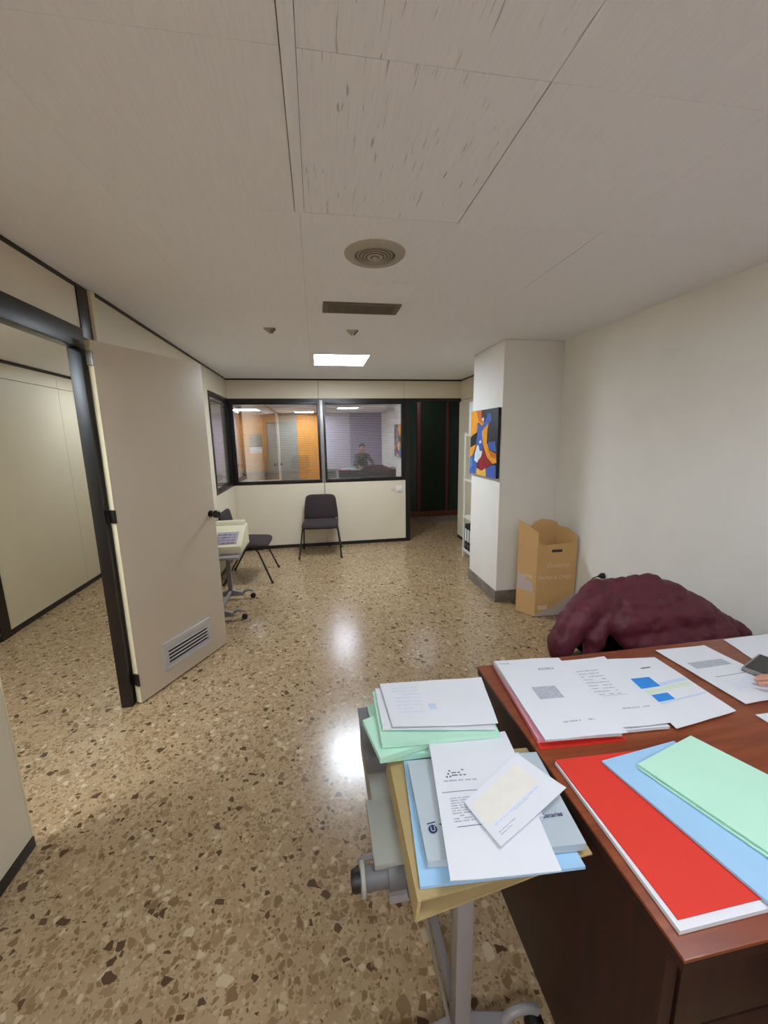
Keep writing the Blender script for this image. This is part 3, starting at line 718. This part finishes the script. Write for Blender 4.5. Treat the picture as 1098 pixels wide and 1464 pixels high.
# typewriter
ty = empty('typewriter', (.3, .95, .575)); tag(ty, 'grey typewriter on the trolley buried under folders', 'typewriter')
box('body', (.10, .78, .576), (.50, 1.20, .668), M_typew, ty, .012)
box('side_plate', (.085, .735, .655), (.155, .905, .672), M_typew, ty, .004)
box('carriage', (.155, .70, .60), (.47, .775, .645), M_greyd, ty, .008)
tube('platen', [(.062, .742, .632), (.50, .742, .632)], .024, M_greyd, ty, 20)
lathe('platen_collar', [(.030, 0), (.030, .05), (.026, .055)], (.115, .742, .632), (1, 0, 0), M_greyd, ty, 20)
lathe('knob_disc', [(.031, 0), (.034, .002), (.034, .010), (.031, .012)], (.052, .742, .632), (1, 0, 0), M_typew, ty, 24)
lathe('platen_knob', [(.0, -.022), (.020, -.020), (.023, -.012), (.023, 0)], (.052, .742, .632), (1, 0, 0), M_rubber, ty, 24)

# ------------------------------------------------------------------ desk
dk = empty('desk', (1.37, .88, 0)); tag(dk, 'mahogany desk with shade-darkened sides covered in papers and folders', 'desk')
box('desktop', (.568, .433, .742), (2.19, 1.325, .75), M_deskw, dk, .002)
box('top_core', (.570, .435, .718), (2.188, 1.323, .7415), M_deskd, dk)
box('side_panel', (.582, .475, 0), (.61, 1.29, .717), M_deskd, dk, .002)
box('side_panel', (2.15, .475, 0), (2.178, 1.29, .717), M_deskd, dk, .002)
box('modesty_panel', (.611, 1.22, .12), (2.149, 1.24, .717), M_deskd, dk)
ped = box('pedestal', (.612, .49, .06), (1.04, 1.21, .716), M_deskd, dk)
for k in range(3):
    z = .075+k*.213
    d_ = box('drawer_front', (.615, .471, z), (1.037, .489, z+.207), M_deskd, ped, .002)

# ------------------------------------------------------------------ sheets and folders
def bil(q, u, v): return (q[0]*(1-u)+q[1]*u)*(1-v)+(q[3]*(1-u)+q[2]*u)*v
def sheet(name, label, cat, quad, z, th, m, group=None, curl=0.0, wob=0.0, parent=None, seed=0, n=8):
    """quad: far-left, far-right, near-right, near-left corners on plan"""
    q = [Vector((x, y, 0)) for x, y in quad]
    def hz(u, v):
        return z+curl*((2*u-1)**4*.5+(2*v-1)**4*.5)+wob*noise.noise(Vector((u*2.3+seed, v*2.3, seed*1.7)))
    bm = bmesh.new(); T = []; Bt = []
    for j in range(n+1):
        for i in range(n+1):
            u, v = i/n, j/n; p = bil(q, u, v)
            T.append(bm.verts.new((p.x, p.y, hz(u, v)))); Bt.append(bm.verts.new((p.x, p.y, hz(u, v)-th)))
    k = n+1
    for j in range(n):
        for i in range(n):
            a = j*k+i; bm.faces.new((T[a], T[a+1], T[a+k+1], T[a+k])); bm.faces.new((Bt[a], Bt[a+k], Bt[a+k+1], Bt[a+1]))
    rim = [i for i in range(k)]+[j*k+n for j in range(1, k)]+[n*k+i for i in range(n-1, -1, -1)]+[j*k for j in range(n-1, 0, -1)]
    for a, b in zip(rim, rim[1:]+rim[:1]): bm.faces.new((T[a], Bt[a], Bt[b], T[b]))
    o = link(name, fin(bm, th > .004 and False), m, parent)
    if label: tag(o, label, cat, group)
    o_q = (q, hz)
    def mark(nm, u0, v0, u1, v1, mm, skew=0.0):
        b2 = bmesh.new(); nu = 4; V = []
        for j in range(2):
            for i in range(nu+1):
                u = u0+(u1-u0)*i/nu; v = (v0, v1)[j]+skew*(i/nu); p = bil(q, u, v); V.append(b2.verts.new((p.x, p.y, hz(u, v)+.0006)))
        for i in range(nu): b2.faces.new((V[i], V[i+1], V[nu+2+i], V[nu+1+i]))
        return link(nm, fin(b2), mm, o)
    def lines(nm, u0, v0, u1, v1, k, mm, fill=.5, seed=1):
        rnd = random.Random(seed); b2 = bmesh.new()
        for a in range(k):
            v = v0+(v1-v0)*a/k; h = (v1-v0)/k*fill; u = u0
            while u < u1-.01:
                w_ = rnd.uniform(.02, .10); ue = min(u+w_, u1)
                if rnd.random() < .85:
                    P = [bil(q, *c) for c in ((u, v), (ue, v), (ue, v+h), (u, v+h))]; hh = [hz(*c)+.0006 for c in ((u, v), (ue, v), (ue, v+h), (u, v+h))]
                    b2.faces.new([b2.verts.new((p.x, p.y, zz)) for p, zz in zip(P, hh)])
                u = ue+rnd.uniform(.006, .018)
        return link(nm, fin(b2), mm, o)
    o_mark = mark; return o, mark, lines, q, hz
G1 = 'papers and folders on the desk'; G2 = 'papers and folders on the trolley'
ZD = .7505
# red folder stack with papers, far-left of the desk
sheet('document_folder', 'red card folder under the thick paper stack at desk corner', 'folder', [(.63, 1.310), (.87, 1.285), (.840, .884), (.578, .898)], ZD+.004, .004, M_red, G1)
sheet('document_folder', 'pink card sheaf sticking out left of the white paper stack', 'folder', [(.622, 1.305), (.86, 1.28), (.815, .905), (.582, .918)], ZD+.0165, .012, M_pink, G1, wob=.002)
sheet('paper_sheet', 'sheaf of white sheets above the pink card on desk', 'paper', [(.619, 1.297), (.868, 1.275), (.822, .885), (.598, .905)], ZD+.028, .011, M_paper, G1, wob=.002)
o, mk, ln, *_ = sheet('paper_sheet', 'white printed sheet with grey box topping the stack at desk corner', 'paper', [(.622, 1.296), (.872, 1.272), (.834, .878), (.590, .895)], ZD+.033, .0015, M_paper, G1, wob=.003, seed=3)
mk('printed_box', .27, .42, .60, .58, M_ink); ln('printed_text', .05, .05, .20, .08, 1, M_ink, .6); ln('printed_heading', .55, .16, .78, .20, 1, M_ink, .8, 4); ln('printed_text', .35, .84, .75, .87, 1, M_ink, .5, 5)
o, mk, ln, *_ = sheet('paper_sheet', 'white letter with faint lines overlapping the sheets beside the stack', 'paper', [(.874, 1.262), (1.058, 1.262), (1.005, .905), (.840, .912)], ZD+.020, .0015, M_paper, G1, wob=.004, seed=5)
ln('printed_text', .12, .20, .62, .62, 9, M_ink, .3, 6); mk('printed_rule', .22, .60, .72, .606, M_ink); ln('printed_text', .3, .78, .9, .82, 1, M_ink, .4, 8)
sheet('paper_sheet', 'lower white letter peeping out below the letter with faint lines', 'paper', [(.880, 1.282), (1.044, 1.268), (.995, .90), (.846, .908)], ZD+.012, .009, M_paper, G1, wob=.002, seed=6)
o, mk, ln, *_ = sheet('paper_sheet', 'white form with two bright blue boxes in the middle of desk', 'paper', [(1.062, 1.262), (1.262, 1.240), (1.258, .925), (1.010, .892)], ZD+.008, .002, M_paper, G1, wob=.004, seed=8)
mk('blue_box', .10, .34, .44, .50, M_blueink); mk('pale_bar', .44, .455, .97, .50, M_palebl, -.02); mk('green_bar', .12, .525, .95, .58, M_palegr, -.02)
mk('blue_box', .14, .60, .42, .70, M_blueink); mk('pale_bar', .14, .715, .97, .735, M_palebl, -.03); mk('printed_heading', .48, .18, .66, .20, M_inkd)
o, mk, ln, *_ = sheet('paper_sheet', 'white sheet with grey table band on the right of desk', 'paper', [(1.312, 1.290), (1.536, 1.286), (1.558, .962), (1.325, .950)], ZD+.0045, .002, M_paper, G1, wob=.003, seed=9)
mk('table_band', .16, .30, .84, .42, M_ink); mk('table_rule', .16, .31, .84, .316, M_inkd); mk('printed_rule', .22, .585, .88, .592, M_inkd); ln('printed_text', .2, .66, .75, .86, 6, M_palebl, .25, 11)
sheet('paper_sheet', 'white sheet at the far right end of the desk', 'paper', [(1.66, 1.312), (1.96, 1.318), (1.92, 1.06), (1.605, 1.10)], ZD+.003, .002, M_paper, G1, wob=.002, seed=10)
sheet('paper_sheet', 'small white slip at the right edge near the desk front', 'paper', [(1.305, .905), (1.52, .90), (1.52, .60), (1.315, .60)], ZD+.003, .002, M_paper, G1, seed=12)
# coloured folders near the camera
o, mk, ln, *_ = sheet('document_folder', 'red folder with white page edges nearest the camera on desk', 'folder', [(.590, .845), (.875, .832), (.878, .480), (.598, .478)], ZD+.014, .003, M_red, G1, n=6)
sheet('page_block', None, None, [(.588, .842), (.868, .828), (.882, .466), (.588, .464)], ZD+.0105, .009, M_paper, parent=o, n=6)
o, mk, ln, *_ = sheet('document_folder', 'light blue folder between the red and mint ones on desk', 'folder', [(.702, .812), (.945, .838), (1.02, .50), (.780, .452)], ZD+.022, .006, M_blue, G1, n=6)
o, mk, ln, *_ = sheet('document_folder', 'mint green folder topmost beside the light blue one on desk', 'folder', [(.775, .775), (.995, .835), (1.12, .56), (.880, .478)], ZD+.034, .003, M_green, G1, n=6)
sheet('back_cover', None, None, [(.772, .772), (.99, .83), (1.118, .556), (.876, .472)], ZD+.0275, .003, M_green, parent=o, n=6)
sheet('inner_sheets', None, None, [(.782, .772), (.985, .826), (1.112, .556), (.884, .482)], ZD+.0305, .0028, M_paper, parent=o, n=6)

# trolley: far stack (box file, mint folders, white sheets)
ZT = .673
bf = empty('box_file', (.3, 1.09, ZT)); tag(bf, 'dark grey box file at the bottom of the mint stack', 'box file', G2)
box('case', (.098, .985, ZT), (.46, 1.195, ZT+.05), M_greyd, bf, .004); box('lid', (.094, .982, ZT+.051), (.464, 1.199, ZT+.056), M_greyd, bf, .002)
sheet('document_folder', 'lowest mint folder above the dark box file on trolley', 'folder', [(.125, 1.185), (.50, 1.19), (.47, .945), (.135, .952)], ZT+.0755, .016, M_green, G2, wob=.002, seed=20)
sheet('document_folder', 'mint folder jutting left from the middle of the trolley stack', 'folder', [(.100, 1.085), (.42, 1.20), (.46, 1.0), (.130, .930)], ZT+.096, .016, M_green, G2, wob=.003, seed=21)
sheet('document_folder', 'top mint folder right under the loose white sheets on trolley', 'folder', [(.146, 1.192), (.50, 1.185), (.475, .935), (.140, .960)], ZT+.1145, .013, M_green, G2, wob=.003, seed=22)
sheet('paper_sheet', 'lower loose white sheets on top of the mint folders', 'paper', [(.155, 1.195), (.505, 1.180), (.465, .945), (.150, 1.005)], ZT+.1235, .004, M_paper, G2, wob=.002, seed=23)
o, mk, ln, *_ = sheet('paper_sheet', 'topmost loose white sheet with faint print on mint stack', 'paper', [(.172, 1.205), (.520, 1.176), (.478, .955), (.178, .998)], ZT+.132, .0015, M_paper, G2, wob=.004, seed=24)
ln('printed_text', .1, .15, .35, .8, 8, M_palebl, .2, 12); mk('printed_box', .40, .55, .47, .68, M_palebl)
# trolley: near stack
ZN = .6745
o, mk, ln, *_ = sheet('document_folder', 'manila folder at the bottom of the near trolley stack', 'folder', [(.162, .972), (.565, .945), (.552, .640), (.158, .618)], ZN+.045, .004, M_manila, G2, n=10, wob=.001)
sheet('back_cover', None, None, [(.165, .972), (.55, .95), (.48, .655), (.150, .612)], ZN+.006, .004, M_manila, parent=o)
sheet('inner_sheets', None, None, [(.18, .975), (.545, .935), (.525, .665), (.175, .655)], ZN+.038, .028, M_paper, parent=o)
prism('spine', [(.148, .612, ZN+.002), (.154, .612, ZN+.002), (.162, .616, ZN+.045), (.155, .616, ZN+.045)], (.006, .372, 0), M_manila, o)
sheet('document_folder', 'light blue folder on the manila one on the trolley', 'folder', [(.20, .955), (.53, .925), (.515, .612), (.165, .636)], ZN+.054, .007, M_blue, G2, wob=.002, seed=30)
o, mk, ln, q, hz = sheet('document_folder', 'frosted grey plastic folder with navy emblem on the trolley', 'folder', [(.205, .930), (.565, .895), (.535, .640), (.188, .665)], ZN+.075, .018, M_frost, G2, wob=.002, seed=31)
def flat(x, y, z, rot): return Matrix.Translation((x, y, z)) @ Matrix.Rotation(rot, 4, 'Z')
zz = ZN+.078
# emblem: round navy badge with a pale U and a small arc above
lathe('emblem_disc', [(.0, .0004), (.0100, .0004), (.0100, 0)], (.218, .728, zz-.001), (0, 0, 1), M_navy, o, 28)
text('emblem_letter', 'U', .017, M_frost, flat(.2120, .7225, zz, -.05), o)
prism('emblem_bar', [(.208, .741, zz-.001), (.228, .743, zz-.001), (.228, .745, zz-.001), (.208, .743, zz-.001)], (0, 0, .0006), M_navy, o)
text('printed_name', 'Tenerife', .020, M_navy, flat(.234, .723, zz, -.05), o)
text('printed_name', 'Canarias', .0155, M_navy, flat(.470, .708, zz, -.05), o)
o, mk, ln, *_ = sheet('paper_sheet', 'upper blank white sheet at the back of the near trolley stack', 'paper', [(.272, .955), (.505, .965), (.47, .70), (.255, .72)], ZN+.0935, .014, M_paper, G2, wob=.003, seed=33)
o, mk, ln, *_ = sheet('paper_sheet', 'white letter with dotted logo and ruled lines on the trolley', 'paper', [(.273, .955), (.490, .935), (.438, .582), (.217, .604)], ZN+.0985, .002, M_paper, G2, wob=.003, seed=34)
for (uu, vv) in ((.175, .275), (.155, .30), (.135, .325), (.175, .325)): mk('logo_dot', uu, vv, uu+.022, vv+.014, M_inkd)
ln('logo_words', .205, .272, .37, .34, 3, M_inkd, .45, 40); ln('printed_text', .1, .36, .48, .385, 1, M_ink, .5, 41)
mk('printed_rule', .06, .452, .70, .457, M_inkd); mk('printed_rule', .15, .70, .46, .705, M_inkd)
ln('printed_text', .13, .50, .48, .68, 10, M_ink, .5, 42)
o, mk, ln, *_ = sheet('cheque_slip', 'cream tinted cheque slip with violet stroke on the trolley', 'paper', [(.300, .752), (.490, .870), (.556, .742), (.336, .640)][0:1]+[(.490, .866), (.554, .744), (.338, .640)], ZN+.106, .0012, M_paper, G2, curl=.004, seed=35)
mk('tinted_band', .03, .12, .86, .62, M_cheq); mk('violet_stroke', .28, .33, .52, .352, M_violet); ln('printed_text', .1, .66, .8, .72, 1, M_palebl, .4, 50); ln('printed_text', .08, .80, .32, .90, 2, M_ink, .3, 51); mk('printed_rule', .38, .70, .60, .707, M_ink)

# smartphone
ph = empty('smartphone', (1.60, 1.10, ZD)); tag(ph, 'grey edged dark smartphone at the right edge of desk', 'phone')
RP = Matrix.Translation((1.588, 1.098, ZD+.002)) @ Matrix.Rotation(math.radians(-68), 4, 'Z')
box('case', (-.042, -.085, .006), (.042, .085, .020), M_grey, ph, .005, RP); box('screen', (-.035, -.076, .0201), (.035, .076, .0212), M_screen, ph, 0, RP)
box('base_pad', (-.036, -.078, .0), (.036, .078, .0058), M_rubber, ph, 0, RP)

# ------------------------------------------------------------------ chair with the maroon coat
vc = empty('visitor_chair', (1.53, 1.58, 0)); tag(vc, 'black visitor chair under the maroon coat behind the desk', 'chair')
me = cushion(.50, .48, .42, .06, .01); me.transform(Matrix.Translation((1.50, 1.38, .45))); link('seat', me, M_steel, vc)
me = cushion(.48, .42, .34, .045, .008); me.transform(Matrix.Translation((1.53, 1.755, .475)) @ Matrix.Rotation(math.radians(84), 4, 'X')); link('backrest', me, M_steel, vc)
for sx in (-1, 1):
    tube('leg', [(1.50+sx*.23, 1.40, .43), (1.50+sx*.235, 1.395, .02), (1.50+sx*.235, 1.395, 0)], .012, M_steel, vc)
    tube('leg', [(1.50+sx*.2, 1.78, .72), (1.50+sx*.22, 1.78, .45), (1.50+sx*.235, 1.87, 0)], .012, M_steel, vc)
I4 = Matrix.Identity(4)
coat_caps = [
    ((1.31, 1.68, .885), .045, (1.66, 1.70, .880), .05),          # over the chair back
    ((1.32, 1.64, .83), .07, (1.74, 1.67, .82), .08),
    ((1.40, 1.58, .74), .08, (1.84, 1.62, .73), .09),
    ((1.48, 1.53, .64), .07, (1.95, 1.57, .63), .08),
    ((1.56, 1.50, .56), .06, (2.00, 1.53, .56), .06),
    ((1.62, 1.48, .48), .05, (1.98, 1.50, .48), .05),
    ((1.35, 1.76, .80), .05, (1.75, 1.78, .78), .05),
    ((1.35, 1.80, .62), .05, (1.75, 1.82, .60), .06),
    # left sleeve
    ((1.31, 1.655, .85), .075, (1.17, 1.60, .77), .074), ((1.17, 1.60, .77), .074, (1.08, 1.57, .675), .062), ((1.08, 1.57, .675), .062, (1.085, 1.565, .61), .042),
    # lapel falling left of the dark chair seat
    ((1.33, 1.60, .77), .055, (1.23, 1.56, .69), .045), ((1.25, 1.555, .69), .042, (1.20, 1.54, .56), .028), ((1.36, 1.57, .74), .05, (1.45, 1.53, .64), .05),
    # right shoulder and sleeve
    ((1.66, 1.70, .865), .06, (1.84, 1.67, .765), .075), ((1.84, 1.67, .76), .08, (1.98, 1.63, .67), .075), ((1.98, 1.63, .67), .07, (2.13, 1.60, .60), .05),
    # folds
    ((1.30, 1.57, .755), .028, (1.40, 1.55, .71), .02), ((1.55, 1.575, .79), .022, (1.85, 1.55, .71), .02), ((1.42, 1.57, .835), .02, (1.66, 1.585, .82), .02),
    ((1.72, 1.51, .66), .025, (2.04, 1.53, .59), .02), ((1.45, 1.50, .68), .02, (1.56, 1.47, .60), .02)]
coat = blob('puffer_coat', coat_caps, M_coat, .012, None, disp=.026, dscale=.055, smooth=5)
coat.location.z -= .02
tag(coat, 'maroon padded coat draped over the chair behind the desk', 'coat')

# ------------------------------------------------------------------ seated person at the right, outside the frame apart from a hand
pn = empty('person', (1.310, .12, 0)); tag(pn, 'person in a dark jumper seated at the desk, one hand on papers', 'person')
body = [((1.310, .05, .55), .15, (1.310, .10, .78), .135), ((1.310, .10, .78), .135, (1.310, .17, 1.04), .15), ((1.160, .19, 1.08), .075, (1.460, .19, 1.08), .075), ((1.310, .19, 1.08), .08, (1.310, .21, 1.20), .055),
        ((1.210, .06, .50), .095, (1.190, .38, .51), .075), ((1.190, .38, .51), .07, (1.180, .40, .10), .05), ((1.410, .06, .50), .095, (1.430, .38, .51), .075), ((1.430, .38, .51), .07, (1.440, .40, .10), .05),
        ((1.180, .40, .06), .045, (1.180, .53, .045), .04), ((1.440, .40, .06), .045, (1.440, .53, .045), .04),
        ((1.145, .20, 1.06), .062, (1.09, .38, .86), .05), ((1.09, .38, .86), .048, (1.17, .60, .815), .036),
        ((1.475, .20, 1.06), .062, (1.585, .47, .90), .05), ((1.585, .47, .90), .048, (1.545, .855, .815), .034)]
blob('body', body, M_cloth, .015, pn, smooth=6)
hd = blob('head', [((1.310, .22, 1.16), .05, (1.310, .235, 1.24), .055), ((1.310, .245, 1.30), .078, (1.310, .235, 1.335), .088), ((1.310, .285, 1.25), .045, (1.310, .275, 1.29), .06), ((1.310, .335, 1.285), .012, (1.310, .325, 1.305), .010),
     ((1.235, .235, 1.29), .014, (1.235, .232, 1.315), .012), ((1.385, .235, 1.29), .014, (1.385, .232, 1.315), .012)], M_skin, .007, pn, smooth=3)
for s in (-1, 1): lathe('eye', [(.0, .004), (.008, .002), (.009, -.003)], (1.31+s*.03, .318, 1.312), (0, 1, 0), M_inkd, pn, 12)
tube('mouth', [(1.288, .322, 1.252), (1.310, .327, 1.249), (1.332, .322, 1.252)], .003, mat('lips', (150, 84, 76), .5), pn, 6)
blob('hair', [((1.310, .215, 1.33), .09, (1.310, .225, 1.35), .093), ((1.310, .18, 1.27), .07, (1.310, .19, 1.32), .08)], M_hair, .01, pn, smooth=3)
def hand(W, fx, mirror, tip_dir):
    """relaxed hand lying palm down; W wrist, fx forward direction on plan"""
    f = Vector((fx[0], fx[1], 0)).normalized(); s = Vector((f.y, -f.x, 0))*mirror; up = Vector((0, 0, 1)); W = Vector(W)
    P = lambda a, b, c: W+f*a+s*b+up*c
    caps = [(P(-.04, 0, .008), .027, P(.0, 0, .004), .024), (P(.0, -.014, .002), .018, P(.075, -.028, .006), .014), (P(.0, .0, .002), .019, P(.082, -.006, .008), .015),
            (P(.0, .010, .002), .018, P(.078, .014, .006), .014), (P(.0, .018, 0), .016, P(.070, .032, .002), .013)]
    for b, L, r in ((-.030, .072, .0088), (-.008, .080, .0092), (.013, .074, .0088), (.033, .060, .008)):
        k = P(.078 if b < .03 else .070, b, .006); m1 = k+f*L*.45+up*.006+s*b*.15; m2 = k+f*L*.75-up*.004+s*b*.2; e = k+f*L*1.0-up*.015+s*b*.2
        caps += [(k, r*1.1, m1, r), (m1, r, m2, r*.92), (m2, r*.92, e, r*.8)]
    caps += [(P(.012, -.028, 0), .015, P(.045, -.055, -.004), .0115), (P(.045, -.055, -.004), .0115, P(.072, -.064, -.009), .0095)]
    return blob('hand', caps, M_skin, .0042, pn, smooth=3)
hand((1.552, .90, .790), (-.6, .8), 1, None)
hand((1.185, .64, .785), (.3, 1), -1, None)
wc = empty('office_chair', (1.31, 0, 0)); tag(wc, 'dark office chair under the seated person', 'chair')
me = cushion(.50, .48, .44, .06, .0); me.transform(Matrix.Translation((1.31, -.16, .352))); link('seat', me, M_fabric, wc)
me = cushion(.46, .42, .5, .05, .0); me.transform(Matrix.Translation((1.31, -.20, .46)) @ Matrix.Rotation(math.radians(96), 4, 'X')); link('backrest', me, M_fabric, wc)
tube('column', [(1.31, .06, .05), (1.31, .06, .36)], .025, M_steel, wc)
for k in range(5):
    a = 2*PI*k/5+.3; e = (1.31+.27*math.cos(a), .06+.27*math.sin(a), .05)
    tube('leg', [(1.31, .06, .09), e], [.022, .014], M_steel, wc); lathe('castor', [(.006, -.012), (.025, -.01), (.025, .01), (.006, .012)], (e[0], e[1], .0255), (-math.sin(a), math.cos(a), 0), M_rubber, wc, 14)
